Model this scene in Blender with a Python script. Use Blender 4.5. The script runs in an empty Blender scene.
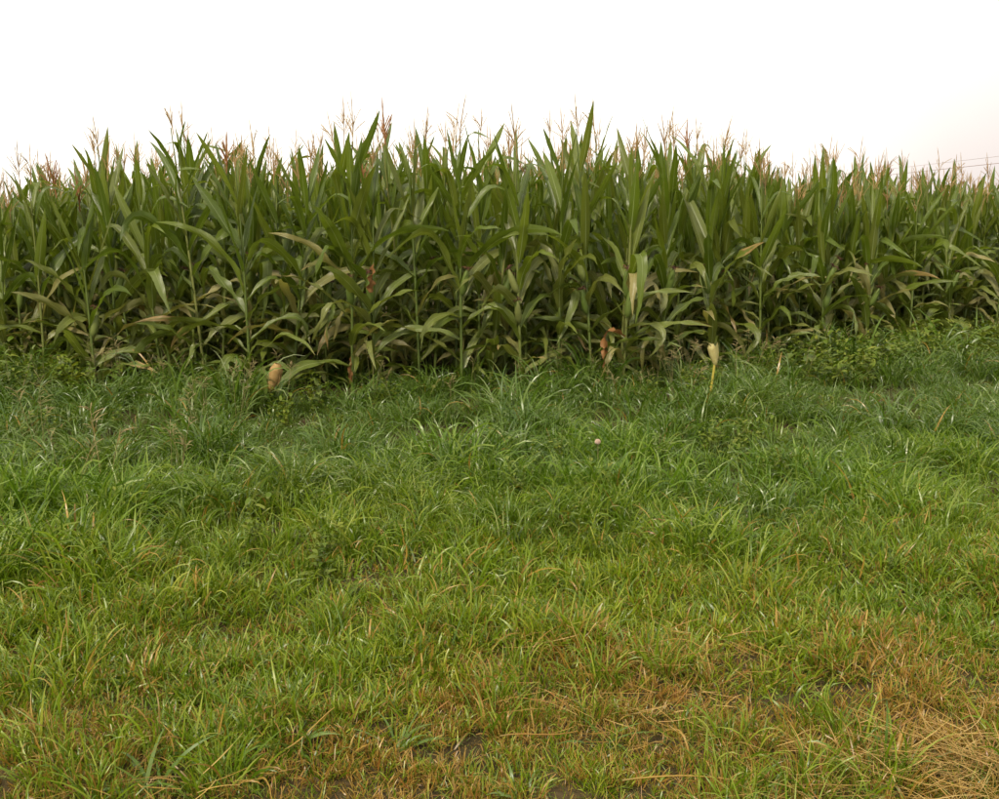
import bpy, math, random
import numpy as np
from mathutils import Vector, Matrix, Euler

R = math.radians
random.seed(11)
rng = np.random.default_rng(11)
sc = bpy.context.scene
COL = sc.collection

# ------------------------------------------------------------------ camera, sky, sun, exposure
CAM_H, PITCH, FPX, W0, H0 = 1.45, R(8.69), 1070.0, 999.0, 799.0
cam = bpy.data.cameras.new('camera')
cam.sensor_fit = 'HORIZONTAL'; cam.sensor_width = 36.0
cam.lens = 36.0 * FPX / W0
cam.clip_start = 0.05; cam.clip_end = 3000
cam_o = bpy.data.objects.new('camera', cam); COL.objects.link(cam_o)
cam_o.location = (0, 0, CAM_H); cam_o.rotation_euler = (R(90) - PITCH, 0, 0)
sc.camera = cam_o

SUN_EL, SUN_AZ = R(46), R(205)      # azimuth clockwise from +Y: behind the camera, to the left
world = bpy.data.worlds.new('World'); sc.world = world; world.use_nodes = True
nt = world.node_tree; nt.nodes.clear()
def N(t, typ, **kw):
    n = t.nodes.new(typ)
    for k, v in kw.items(): setattr(n, k, v)
    return n
sky = N(nt, 'ShaderNodeTexSky'); sky.sky_type = 'NISHITA'; sky.sun_disc = False
sky.sun_elevation = SUN_EL; sky.sun_rotation = SUN_AZ
sky.dust_density = 6.0; sky.air_density = 1.0; sky.ozone_density = 1.0
# a closed bright overcast veil over that sky: white, slightly pink and dimmer low down towards the right
tc = N(nt, 'ShaderNodeTexCoord')
nrm = N(nt, 'ShaderNodeVectorMath', operation='NORMALIZE'); nt.links.new(tc.outputs['Generated'], nrm.inputs[0])
dot = N(nt, 'ShaderNodeVectorMath', operation='DOT_PRODUCT'); nt.links.new(nrm.outputs[0], dot.inputs[0])
dot.inputs[1].default_value = Vector((0.58, 0.78, -0.25)).normalized()
cn = N(nt, 'ShaderNodeTexNoise'); cn.inputs['Scale'].default_value = 2.2; cn.inputs['Detail'].default_value = 4
nt.links.new(nrm.outputs[0], cn.inputs['Vector'])
ad = N(nt, 'ShaderNodeMath', operation='MULTIPLY_ADD'); ad.inputs[1].default_value = 0.06
nt.links.new(cn.outputs['Fac'], ad.inputs[0]); nt.links.new(dot.outputs['Value'], ad.inputs[2])
rp = N(nt, 'ShaderNodeValToRGB')
rp.color_ramp.interpolation = 'EASE'
rp.color_ramp.elements[0].position = 0.88; rp.color_ramp.elements[0].color = (1.0, 0.95, 0.87, 1)
rp.color_ramp.elements[1].position = 1.0; rp.color_ramp.elements[1].color = (0.57, 0.495, 0.48, 1)
nt.links.new(ad.outputs[0], rp.inputs[0])
sv = N(nt, 'ShaderNodeVectorMath', operation='SCALE'); sv.inputs['Scale'].default_value = 9.0
nt.links.new(rp.outputs[0], sv.inputs[0])
mx = N(nt, 'ShaderNodeMix', data_type='RGBA'); mx.inputs['Factor'].default_value = 0.92
nt.links.new(sky.outputs[0], mx.inputs['A']); nt.links.new(sv.outputs[0], mx.inputs['B'])
bg = N(nt, 'ShaderNodeBackground'); bg.inputs['Strength'].default_value = 0.062
nt.links.new(mx.outputs['Result'], bg.inputs['Color'])
wo = N(nt, 'ShaderNodeOutputWorld'); nt.links.new(bg.outputs[0], wo.inputs['Surface'])

sl = bpy.data.lights.new('sun', 'SUN'); sl.energy = 1.5; sl.angle = R(11); sl.color = (1.0, 0.89, 0.72)
so = bpy.data.objects.new('sun', sl); COL.objects.link(so)
sd = Vector((math.sin(SUN_AZ) * math.cos(SUN_EL), math.cos(SUN_AZ) * math.cos(SUN_EL), math.sin(SUN_EL)))
so.rotation_euler = sd.to_track_quat('Z', 'Y').to_euler(); so.location = sd * 50
sc.view_settings.view_transform = 'Standard'; sc.view_settings.look = 'None'
sc.view_settings.gamma = 1.0; sc.view_settings.use_curve_mapping = False
sc.view_settings.exposure = 1.42
sc.cycles.max_bounces = 6; sc.cycles.diffuse_bounces = 4; sc.cycles.glossy_bounces = 1
sc.cycles.transmission_bounces = 3; sc.cycles.transparent_max_bounces = 4
sc.cycles.use_denoising = True
sc.cycles.use_adaptive_sampling = True; sc.cycles.adaptive_threshold = 0.02

# ------------------------------------------------------------------ layout helpers
def fbm(x, y, s=1.0, seed=0):
    r = np.random.default_rng(900 + seed); v = 0.0; a = 1.0; tot = 0.0
    x = np.asarray(x, float) * s; y = np.asarray(y, float) * s
    for o in range(4):
        for k in range(3):
            an = r.uniform(0, 6.283); f = (2.1 ** o) * r.uniform(.8, 1.25); ph = r.uniform(0, 6.283)
            v = v + a * np.sin(f * (x * math.cos(an) + y * math.sin(an)) + ph + 1.3 * np.sin(f * .7 * (y * math.cos(an) - x * math.sin(an)) + ph * 2)); tot += a
        a *= .6
    return v / tot * 2.0      # roughly -1..1
def ground_z(x, y):
    return (0.035 * fbm(x, y, 1.1, 1) + 0.055 * fbm(x, y, 2.4, 2)) * np.clip((np.asarray(y) - 1) / 3, 0, 1)
def ground_pt(u, v):
    """where the sight line of a place in the photograph meets the level ground"""
    a = PITCH + math.atan((v - 399.5) / FPX)
    D = CAM_H / math.tan(a)
    dep = D * math.cos(PITCH) + CAM_H * math.sin(PITCH)
    return np.array([(u - 499.5) / FPX * dep, D])
def u_of(x, y): return 499.5 + FPX * x / (y * math.cos(PITCH) + CAM_H * math.sin(PITCH))

_e = [ground_pt(u, v) for u, v in ((-350, 374), (0, 391), (120, 396), (250, 399), (500, 402), (620, 399), (800, 376), (999, 353), (1300, 322))]
EX = np.array([p[0] for p in _e]); EY = np.array([p[1] for p in _e])
def edge_y(x):                       # the edge of the corn field
    return np.interp(x, EX, EY)
_m = [ground_pt(0, 655), ground_pt(330, 640), ground_pt(999, 575)]
MX = np.array([p[0] for p in _m]); MY = np.array([p[1] for p in _m])
def mown_y(x):                       # the edge of the mown strip
    return np.interp(x, MX, MY) + 0.12 * fbm(x, 0, 1.6, 5)

# ------------------------------------------------------------------ mesh helpers
def mesh_np(name, V, F, uv=None, attrs=None, mat=None, smooth=True):
    """V (n,3); F (m,4) quads or list of tuples; uv per vertex (n,2); attrs {name: per-vertex float}"""
    me = bpy.data.meshes.new(name)
    F = np.asarray(F, dtype=np.int32); k = F.shape[1]
    me.vertices.add(len(V)); me.vertices.foreach_set('co', np.asarray(V, np.float32).ravel())
    me.loops.add(F.size); me.loops.foreach_set('vertex_index', F.ravel())
    me.polygons.add(len(F)); me.polygons.foreach_set('loop_start', np.arange(0, F.size, k, dtype=np.int32))
    me.update(calc_edges=True)
    me.polygons.foreach_set('use_smooth', np.full(len(F), smooth))
    if uv is not None:
        l = me.uv_layers.new(name='UVMap'); l.data.foreach_set('uv', np.asarray(uv, np.float32)[F.ravel()].ravel())
    for kname, arr in (attrs or {}).items():
        a = me.attributes.new(kname, 'FLOAT', 'POINT'); a.data.foreach_set('value', np.asarray(arr, np.float32))
    if mat: me.materials.append(mat)
    me.validate(); return me
def obj(name, me, parent=None, loc=None, rot=None, scl=None):
    o = bpy.data.objects.new(name, me)
    if parent is not None: o.parent = parent
    if loc is not None: o.location = loc
    if rot is not None: o.rotation_euler = rot
    if scl is not None: o.scale = scl
    COL.objects.link(o); return o
def tag(o, label, cat=None, group=None, kind=None):
    o['label'] = label
    if cat: o['category'] = cat
    if group: o['group'] = group
    if kind: o['kind'] = kind
    return o
class Soup:
    """collects quads with uv and a random value"""
    def __init__(s): s.V = []; s.F = []; s.U = []; s.A = []; s.n = 0
    def add(s, V, F, U, a=0.0):
        s.V.append(V); s.F.append(np.asarray(F) + s.n); s.U.append(U)
        s.A.append(np.full(len(V), a) if np.isscalar(a) else a); s.n += len(V)
    def mesh(s, name, mat): return mesh_np(name, np.concatenate(s.V), np.concatenate(s.F), np.concatenate(s.U), {'rnd': np.concatenate(s.A)}, mat)
def grid_faces(nr, nc, closed=False):
    f = []
    for i in range(nr - 1):
        for j in range(nc if closed else nc - 1):
            j2 = (j + 1) % nc
            f.append((i * nc + j, i * nc + j2, (i + 1) * nc + j2, (i + 1) * nc + j))
    return np.array(f)
def tube(P, rad, n=6):
    """closed-ring tube along points P (m,3) with radii rad (m,)"""
    P = np.asarray(P, float); m = len(P); rad = np.broadcast_to(np.asarray(rad, float), (m,))
    T = np.gradient(P, axis=0); T /= np.linalg.norm(T, axis=1)[:, None] + 1e-9
    ref = np.array([0, 0, 1.0]) if abs(T[0, 2]) < .8 else np.array([1.0, 0, 0])
    A = np.cross(T, ref); A /= np.linalg.norm(A, axis=1)[:, None] + 1e-9
    B = np.cross(T, A)
    an = np.arange(n) * 2 * math.pi / n
    V = P[:, None] + rad[:, None, None] * (np.cos(an)[None, :, None] * A[:, None] + np.sin(an)[None, :, None] * B[:, None])
    U = np.stack(np.broadcast_arrays(np.arange(n)[None, :] / n, np.linspace(0, 1, m)[:, None]), -1)
    return V.reshape(-1, 3), grid_faces(m, n, True), U.reshape(-1, 2)

# ------------------------------------------------------------------ materials
def mat_new(name):
    m = bpy.data.materials.new(name); m.use_nodes = True; t = m.node_tree; t.nodes.clear(); return m, t
def L(t, a, b): t.links.new(a, b)
def math_n(t, op, a, b=None, c=None, clamp=False):
    n = N(t, 'ShaderNodeMath', operation=op); n.use_clamp = clamp
    for i, v in enumerate((a, b, c)):
        if v is None: continue
        if isinstance(v, (int, float)): n.inputs[i].default_value = v
        else: L(t, v, n.inputs[i])
    return n.outputs[0]
def mixc(t, fac, a, b, mode='MIX'):
    n = N(t, 'ShaderNodeMix', data_type='RGBA', blend_type=mode)
    for s, v in ((n.inputs['Factor'], fac), (n.inputs['A'], a), (n.inputs['B'], b)):
        if isinstance(v, (int, float)): s.default_value = v
        elif isinstance(v, tuple): s.default_value = (*v, 1) if len(v) == 3 else v
        else: L(t, v, s)
    return n.outputs['Result']
def ramp(t, fac, stops):
    n = N(t, 'ShaderNodeValToRGB'); e = n.color_ramp.elements
    while len(e) < len(stops): e.new(0.5)
    for i, (p, c) in enumerate(stops): e[i].position = p; e[i].color = (*c, 1)
    L(t, fac, n.inputs[0]); return n.outputs[0]
def rnd_value(t):
    oi = N(t, 'ShaderNodeObjectInfo'); at = N(t, 'ShaderNodeAttribute', attribute_name='rnd')
    return math_n(t, 'FRACT', math_n(t, 'ADD', oi.outputs['Random'], at.outputs['Fac']))
def leaf_out(t, col, rough=0.42, spec=0.45, trans=0.35, tcol=None, bump=None):
    b = N(t, 'ShaderNodeBsdfPrincipled'); b.inputs['Roughness'].default_value = rough if isinstance(rough, float) else 0.4
    if not isinstance(rough, float): L(t, rough, b.inputs['Roughness'])
    b.inputs['Specular IOR Level'].default_value = spec
    L(t, col, b.inputs['Base Color'])
    tr = N(t, 'ShaderNodeBsdfTranslucent'); L(t, tcol or col, tr.inputs['Color'])
    if bump is not None: L(t, bump, b.inputs['Normal']); L(t, bump, tr.inputs['Normal'])
    mx = N(t, 'ShaderNodeMixShader'); mx.inputs[0].default_value = trans
    L(t, b.outputs[0], mx.inputs[1]); L(t, tr.outputs[0], mx.inputs[2])
    o = N(t, 'ShaderNodeOutputMaterial'); L(t, mx.outputs[0], o.inputs['Surface'])

def corn_leaf_material(name, green_stops, dry_amount, trans=.38):
    m, t = mat_new(name)
    uv = N(t, 'ShaderNodeUVMap'); sx = N(t, 'ShaderNodeSeparateXYZ'); L(t, uv.outputs[0], sx.inputs[0])
    r = rnd_value(t)
    col = ramp(t, r, green_stops)
    tcn = N(t, 'ShaderNodeTexCoord')
    no = N(t, 'ShaderNodeTexNoise'); no.inputs['Scale'].default_value = 9; no.inputs['Detail'].default_value = 3
    L(t, tcn.outputs['Object'], no.inputs['Vector'])
    col = mixc(t, math_n(t, 'MULTIPLY', no.outputs['Fac'], .55), col, mixc(t, 1.0, col, (.72, .80, .55), 'MULTIPLY'))
    # fine parallel veins
    wv = math_n(t, 'SINE', math_n(t, 'MULTIPLY', sx.outputs[0], 120.0))
    col = mixc(t, math_n(t, 'MULTIPLY_ADD', wv, .10, .10), col, (.16, .20, .07))
    # pale midrib
    d = math_n(t, 'ABSOLUTE', math_n(t, 'SUBTRACT', sx.outputs[0], .5))
    rib = math_n(t, 'SUBTRACT', 1.0, math_n(t, 'DIVIDE', d, math_n(t, 'MULTIPLY_ADD', sx.outputs[1], -.025, .05)), clamp=True)
    rib = math_n(t, 'MULTIPLY', rib, math_n(t, 'SUBTRACT', 1.15, sx.outputs[1]), clamp=True)
    col = mixc(t, rib, col, (.36, .42, .20))
    # dry tip and edges on some leaves
    tip = math_n(t, 'ADD', sx.outputs[1], math_n(t, 'MULTIPLY', d, .5))
    dr = math_n(t, 'MULTIPLY_ADD', math_n(t, 'SUBTRACT', math_n(t, 'FRACT', math_n(t, 'MULTIPLY', r, 7.13)), 1 - dry_amount), 2.2, -1.0 + .6)
    dr = math_n(t, 'ADD', math_n(t, 'ADD', tip, dr), math_n(t, 'MULTIPLY_ADD', no.outputs['Fac'], .5, -.25))
    dr = math_n(t, 'MULTIPLY', math_n(t, 'SUBTRACT', dr, .92), 7.0, clamp=True)
    col = mixc(t, dr, col, (.36, .25, .10))
    bp = N(t, 'ShaderNodeBump'); bp.inputs['Strength'].default_value = .35; bp.inputs['Distance'].default_value = .004
    L(t, math_n(t, 'ADD', wv, math_n(t, 'MULTIPLY', no.outputs['Fac'], 2.0)), bp.inputs['Height'])
    ro = math_n(t, 'MULTIPLY_ADD', no.outputs['Fac'], .20, .22)
    leaf_out(t, col, ro, .62, trans, mixc(t, 1.0, col, (1.25, 1.25, .6), 'MULTIPLY'), bp.outputs[0])
    return m
GREEN_UP = [(0, (.078, .122, .006)), (.4, (.110, .160, .008)), (.75, (.155, .196, .014)), (1, (.135, .155, .022))]
GREEN_LO = [(0, (.105, .145, .014)), (.5, (.155, .188, .026)), (.8, (.190, .195, .055)), (1, (.34, .28, .11))]
M_LEAF_UP = corn_leaf_material('corn_leaf_upper', GREEN_UP, .12, .42)
M_LEAF_LO = corn_leaf_material('corn_leaf_lower', GREEN_LO, .24, .34)

def simple_plant(name, stops, rough=.55, trans=.15, noise=25.0, dark=(.6, .6, .5), spec=.35):
    m, t = mat_new(name); r = rnd_value(t); col = ramp(t, r, stops)
    tcn = N(t, 'ShaderNodeTexCoord')
    no = N(t, 'ShaderNodeTexNoise'); no.inputs['Scale'].default_value = noise; no.inputs['Detail'].default_value = 3
    L(t, tcn.outputs['Object'], no.inputs['Vector'])
    col = mixc(t, math_n(t, 'MULTIPLY', no.outputs['Fac'], 1.1, clamp=True), col, mixc(t, 1.0, col, dark, 'MULTIPLY'))
    leaf_out(t, col, rough, spec, trans); return m
M_STALK = simple_plant('corn_stalk', [(0, (.09, .13, .025)), (.6, (.13, .17, .035)), (1, (.20, .21, .06))], .45, .05, 12)
M_TASSEL = simple_plant('corn_tassel', [(0, (.48, .34, .14)), (.5, (.58, .43, .20)), (1, (.44, .27, .11))], .7, .30, 40, (.7, .6, .55))
M_TASSEL_RED = simple_plant('corn_tassel_reddish', [(0, (.38, .17, .07)), (1, (.45, .22, .09))], .7, .30, 40)
M_HUSK = simple_plant('corn_husk', [(0, (.11, .16, .03)), (.6, (.15, .20, .045)), (1, (.22, .23, .075))], .5, .15, 30, (.7, .75, .6))
M_SILK = simple_plant('corn_silk', [(0, (.045, .018, .012)), (.6, (.09, .035, .018)), (1, (.16, .07, .03))], .7, .1, 60)
M_DEAD = simple_plant('corn_leaf_withered', [(0, (.36, .18, .06)), (1, (.30, .15, .055))], .65, .25, 30, (.35, .28, .2))
M_KERNEL = simple_plant('bare_cob', [(0, (.42, .42, .19)), (1, (.42, .42, .19))], .5, .1, 50, (.75, .55, .35))
M_COBTAN = simple_plant('tan_cob', [(0, (.38, .27, .11)), (1, (.38, .27, .11))], .7, .1, 60, (.6, .45, .25))
M_YSTALK = simple_plant('yellow_stalk', [(0, (.42, .36, .07)), (1, (.42, .36, .07))], .5, .1, 20, (.8, .75, .5))
M_REDSTALK = simple_plant('reddish_stalk', [(0, (.20, .09, .05)), (1, (.22, .09, .05))], .5, .05, 14, (.9, 1.3, .7))
M_WEED = simple_plant('weed_leaf', [(0, (.10, .15, .03)), (.5, (.13, .18, .035)), (1, (.17, .21, .06))], .5, .35, 20, (.75, .8, .7))
M_WEEDST = simple_plant('weed_stem', [(0, (.15, .18, .05)), (1, (.20, .16, .07))], .6, .05, 20)
M_FLOWER = simple_plant('pale_flower', [(0, (.66, .53, .42)), (1, (.66, .53, .42))], .7, .3, 60, (.85, .75, .7))

def grass_material(name, stops, dry_stops, rough=.34, spec=.42, trans=.33):
    """one colour per blade (rnd); a blade is dry where its rnd lies under the tuft's own dry share"""
    m, t = mat_new(name)
    at = N(t, 'ShaderNodeAttribute', attribute_name='rnd')
    oi = N(t, 'ShaderNodeObjectInfo')
    dry = N(t, 'ShaderNodeAttribute', attribute_name='dry'); dry.attribute_type = 'INSTANCER'
    yel = N(t, 'ShaderNodeAttribute', attribute_name='yel'); yel.attribute_type = 'INSTANCER'
    uv = N(t, 'ShaderNodeUVMap'); sx = N(t, 'ShaderNodeSeparateXYZ'); L(t, uv.outputs[0], sx.inputs[0])
    r = math_n(t, 'FRACT', math_n(t, 'ADD', math_n(t, 'MULTIPLY', at.outputs['Fac'], 3.7), math_n(t, 'MULTIPLY', oi.outputs['Random'], .35)))
    col = ramp(t, r, stops)
    col = mixc(t, yel.outputs['Fac'], col, mixc(t, 1.0, col, (1.58, 1.24, .70), 'MULTIPLY'))
    dcol = ramp(t, math_n(t, 'FRACT', math_n(t, 'MULTIPLY', at.outputs['Fac'], 23.1)), dry_stops)
    lt = math_n(t, 'LESS_THAN', at.outputs['Fac'], dry.outputs['Fac'])
    # tips of living blades yellow a little
    tipf = math_n(t, 'MULTIPLY', math_n(t, 'SUBTRACT', sx.outputs[1], .80), 3.0, clamp=True)
    tipf = math_n(t, 'MULTIPLY', tipf, math_n(t, 'MULTIPLY', dry.outputs['Fac'], 1.3, clamp=True))
    col = mixc(t, tipf, col, (.30, .20, .07))
    basef = math_n(t, 'MULTIPLY', math_n(t, 'SUBTRACT', .22, sx.outputs[1]), 3.0, clamp=True)
    col = mixc(t, basef, col, (.17, .16, .06))
    col = mixc(t, lt, col, dcol)
    leaf_out(t, col, rough, spec, trans, mixc(t, 1.0, col, (1.2, 1.2, .6), 'MULTIPLY')); return m
G_STOPS = [(0, (.044, .098, .005)), (.35, (.078, .152, .007)), (.7, (.116, .198, .011)), (1, (.21, .275, .06))]
D_STOPS = [(0, (.18, .112, .022)), (.4, (.29, .175, .030)), (.75, (.40, .265, .065)), (1, (.24, .085, .02))]
M_GRASS = grass_material('grass_blade', G_STOPS, D_STOPS)
M_TALL = grass_material('tall_grass_blade', [(0, (.040, .085, .006)), (.4, (.066, .125, .009)), (.8, (.098, .162, .015)), (1, (.20, .245, .09))], D_STOPS, .32, .52, .32)
M_STRAW = grass_material('straw', D_STOPS, [(0, (.20, .125, .03)), (.45, (.32, .205, .05)), (.8, (.46, .33, .12)), (1, (.26, .12, .03))], .6, .3, .2)
M_SEED = grass_material('seed_head', [(0, (.20, .20, .07)), (.6, (.27, .24, .10)), (1, (.34, .26, .13))], D_STOPS, .6, .2, .3)
M_LEAFY = grass_material('leafy_weed', [(0, (.060, .110, .008)), (.5, (.090, .145, .012)), (1, (.14, .18, .03))], D_STOPS, .5, .25, .3)
M_CLUMP = grass_material('broad_grass_blade', [(0, (.075, .135, .014)), (.5, (.10, .17, .02)), (1, (.16, .22, .06))], D_STOPS, .36, .5)

m, t = mat_new('soil'); tcn = N(t, 'ShaderNodeTexCoord')
no = N(t, 'ShaderNodeTexNoise'); no.inputs['Scale'].default_value = 3.0; no.inputs['Detail'].default_value = 8
L(t, tcn.outputs['Object'], no.inputs['Vector'])
n2 = N(t, 'ShaderNodeTexNoise'); n2.inputs['Scale'].default_value = 45; n2.inputs['Detail'].default_value = 4
L(t, tcn.outputs['Object'], n2.inputs['Vector'])
c = ramp(t, no.outputs['Fac'], [(.3, (.040, .034, .014)), (.5, (.065, .048, .020)), (.7, (.10, .07, .032))])
c = mixc(t, math_n(t, 'MULTIPLY', n2.outputs['Fac'], .7), c, (.03, .024, .012))
b = N(t, 'ShaderNodeBsdfPrincipled'); b.inputs['Roughness'].default_value = .95; b.inputs['Specular IOR Level'].default_value = .1
L(t, c, b.inputs['Base Color'])
bp = N(t, 'ShaderNodeBump'); bp.inputs['Distance'].default_value = .02; L(t, n2.outputs['Fac'], bp.inputs['Height']); L(t, bp.outputs[0], b.inputs['Normal'])
o_ = N(t, 'ShaderNodeOutputMaterial'); L(t, b.outputs[0], o_.inputs['Surface']); M_SOIL = m
m, t = mat_new('wire'); b = N(t, 'ShaderNodeBsdfPrincipled'); b.inputs['Base Color'].default_value = (.34, .25, .22, 1); b.inputs['Roughness'].default_value = .6
o_ = N(t, 'ShaderNodeOutputMaterial'); L(t, b.outputs[0], o_.inputs['Surface']); M_WIRE = m

# ------------------------------------------------------------------ ground: one sheet to the horizon
ax = np.concatenate([[-900, -300, -100, -40, -20], np.arange(-12, 12.01, .25), [20, 40, 100, 300, 900]])
ay = np.concatenate([[-300, -60, -15, -4], np.arange(0, 22.01, .25), [30, 60, 150, 400, 1200]])
gx, gy = np.meshgrid(ax, ay)
gz = np.where((np.abs(gx) <= 12) & (gy >= 0) & (gy <= 22), ground_z(gx, gy), 0)
g = obj('ground', mesh_np('ground', np.stack([gx, gy, gz], -1).reshape(-1, 3), grid_faces(len(ay), len(ax)), None, None, M_SOIL))
tag(g, 'bare brown soil under the grass and the corn', kind='structure')

# ------------------------------------------------------------------ corn: the shapes the plants are put together from
PW_T = [0, .06, .25, .50, .75, .92, 1]; PW_W = [.42, .62, 1, .97, .66, .28, .02]
def corn_leaf(Lg, Wd, a0, d1, db, tb, twist, ruffle, sway, nr=15, nc=5, seed=0):
    r = np.random.default_rng(seed)
    tt = np.linspace(0, 1, nr); fine = np.linspace(0, 1, 120)
    th = R(a0) - R(d1) * fine ** 1.5 - R(db) / (1 + np.exp(-(fine - tb) / .035))
    ds = Lg / 119
    X = np.concatenate([[0], np.cumsum(np.cos(th[:-1]) * ds)]); Z = np.concatenate([[0], np.cumsum(np.sin(th[:-1]) * ds)])
    Y = sway * Lg * fine ** 2
    P = np.stack([np.interp(tt, fine, q) for q in (X, Y, Z)], -1); th = np.interp(tt, fine, th)
    T = np.stack([np.cos(th), 2 * sway * tt, np.sin(th)], -1); T /= np.linalg.norm(T, axis=1)[:, None]
    A = np.cross(np.array([0, 0, 1.0]), T); A = np.where(np.linalg.norm(A, axis=1)[:, None] < .05, np.array([0, 1.0, 0]), A)
    A[:, 0] *= .3; A /= np.linalg.norm(A, axis=1)[:, None]; A = np.where(A[:, 1:2] < 0, -A, A)
    Nn = np.cross(T, A); Nn /= np.linalg.norm(Nn, axis=1)[:, None]; A = np.cross(Nn, T)
    tw = R(twist) * tt ** 1.2; c, s = np.cos(tw)[:, None], np.sin(tw)[:, None]
    A, Nn = A * c + Nn * s, Nn * c - A * s
    w = np.interp(tt, PW_T, PW_W) * Wd
    jj = np.linspace(-1, 1, nc); ph = r.uniform(0, 6.28, 2); k = r.uniform(2.4, 4.2, 2)
    V = np.zeros((nr, nc, 3)); fold = np.interp(tt, [0, .3, 1], [.75, .32, .15])
    for j, x in enumerate(jj):
        e = abs(x); sgn = 0 if x < 0 else 1
        up = fold * e * w / 2 + ruffle * e * e * np.sin(6.283 * k[sgn] * tt + ph[sgn]) * np.interp(tt, [0, .15, .8, 1], [0, 1, .8, 0])
        V[:, j] = P + A * (x * w / 2)[:, None] + Nn * up[:, None]
    U = np.stack(np.broadcast_arrays(np.linspace(0, 1, nc)[None, :], tt[:, None]), -1).reshape(-1, 2)
    return V.reshape(-1, 3), grid_faces(nr, nc), U
leaf_spec = {'up': [], 'mid': [], 'low': []}
for i in range(16):   # erect upper leaves
    leaf_spec['up'].append(dict(Lg=random.uniform(.66, .92), Wd=random.uniform(.066, .104), a0=random.uniform(62, 84), d1=random.choice([-4, 0, 6, 10, 16, 26, 40]), db=(75 if i % 5 == 4 else 0), tb=random.uniform(.55, .75),
                                twist=random.uniform(-70, 70), ruffle=random.uniform(.002, .007), sway=random.uniform(-.08, .08), seed=i))
for i in range(18):   # middle leaves, arching, some folded over
    fold = i % 2 == 0
    leaf_spec['mid'].append(dict(Lg=random.uniform(.72, 1.0), Wd=random.uniform(.070, .108), a0=random.uniform(46, 74), d1=random.uniform(20, 60) if fold else random.uniform(40, 115),
                                 db=random.uniform(60, 115) if fold else 0, tb=random.uniform(.45, .75), twist=random.uniform(-120, 120), ruffle=random.uniform(.010, .026), sway=random.uniform(-.45, .45), seed=30 + i))
for i in range(18):   # lower leaves, hanging
    leaf_spec['low'].append(dict(Lg=random.uniform(.65, .95), Wd=random.uniform(.062, .098), a0=random.uniform(15, 58), d1=random.uniform(45, 115), db=random.choice([0, 0, 40, 70]), tb=random.uniform(.35, .65),
                                 twist=random.uniform(-110, 110), ruffle=random.uniform(.010, .022), sway=random.uniform(-.4, .4), seed=60 + i))
LEAF_ME, LEAF_LOW = {}, {}
for k, sp in leaf_spec.items():
    mt = M_LEAF_LO if k == 'low' else M_LEAF_UP
    LEAF_ME[k] = [mesh_np('corn_leaf', *corn_leaf(**q), None, mt) for q in sp]
    LEAF_LOW[k] = [corn_leaf(**q, nr=9, nc=3) for q in sp]
for k in ('mid',):
    LEAF_ME['midlow'] = [mesh_np('corn_leaf', *corn_leaf(**q), None, M_LEAF_LO) for q in leaf_spec['mid']]
    LEAF_LOW['midlow'] = LEAF_LOW['mid']
DEAD_ME = [mesh_np('withered_leaf', *corn_leaf(.50, .075, 20, 10, 105, .34, 40, .022, .05, seed=99), None, M_DEAD),
           mesh_np('withered_leaf', *corn_leaf(.22, .055, 80, -5, 0, .5, 120, .02, .05, seed=98), None, M_DEAD)]

def stalk_arrays(nr, ns, seed):
    r = np.random.default_rng(seed)
    z = np.linspace(0, 1, nr); ph = r.uniform(0, 6.28, 2)
    P = np.stack([.018 * np.sin(3 * z + ph[0]) * z, .018 * np.sin(3 * z + ph[1]) * z, z], -1)
    rad = np.interp(z, [0, .5, .9, 1], [.0135, .0110, .006, .004])
    if nr > 12: rad = rad * (1 + .16 * (np.arange(nr) % 4 == 0))
    return tube(P, rad, ns)
STALK_ME = [mesh_np('corn_stalk', *stalk_arrays(33, 7, i), None, M_STALK) for i in range(5)]   # unit height, stretched per plant
STALK_RED = mesh_np('corn_stalk', *stalk_arrays(33, 7, 3), None, M_REDSTALK)
def tassel_soup(seed, nb, nr, ns, thick=1.0):
    r = np.random.default_rng(seed); s = Soup()
    Lc = r.uniform(.28, .46); z = np.linspace(0, 1, nr + 3)
    lean = r.uniform(-.10, .10, 2)
    P = np.stack([lean[0] * z ** 2 * Lc, lean[1] * z ** 2 * Lc, z * Lc], -1)
    bumps = lambda n: 1 + .4 * (np.arange(n) % 2)
    s.add(*tube(P, thick * np.interp(z, [0, .3, .95, 1], [.004, .0052, .0036, .001]) * bumps(nr + 3), ns), 0.1)
    for b in range(nb):
        az = r.uniform(0, 6.283); el = r.uniform(R(8), R(40)); zb = r.uniform(.15, .42) * Lc; lb = r.uniform(.10, .22)
        q = np.linspace(0, 1, nr); an = el + q * r.uniform(-.15, .5)
        hx = np.cumsum(np.sin(an)) * lb / nr; hz = np.cumsum(np.cos(an)) * lb / nr
        P = np.stack([hx * math.cos(az), hx * math.sin(az), zb + hz], -1)
        s.add(*tube(P, thick * np.interp(q, [0, .2, .9, 1], [.0018, .0034, .0028, .001]) * bumps(nr), ns), r.uniform(0, .5))
    return s
TASSEL_ME = [tassel_soup(i, 5 + (i * 5) % 7, 9, 4, .75).mesh('corn_tassel', M_TASSEL) for i in range(10)]
TASSEL_RED = [tassel_soup(40 + i, 12, 9, 4, 1.25).mesh('corn_tassel', M_TASSEL_RED) for i in range(3)]
def tassel_low(i):
    s = tassel_soup(i, 5 + i % 5, 4, 3, .85); return np.concatenate(s.V), np.concatenate(s.F), np.concatenate(s.U)
TASSEL_LOW = [tassel_low(i) for i in range(8)]
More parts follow.
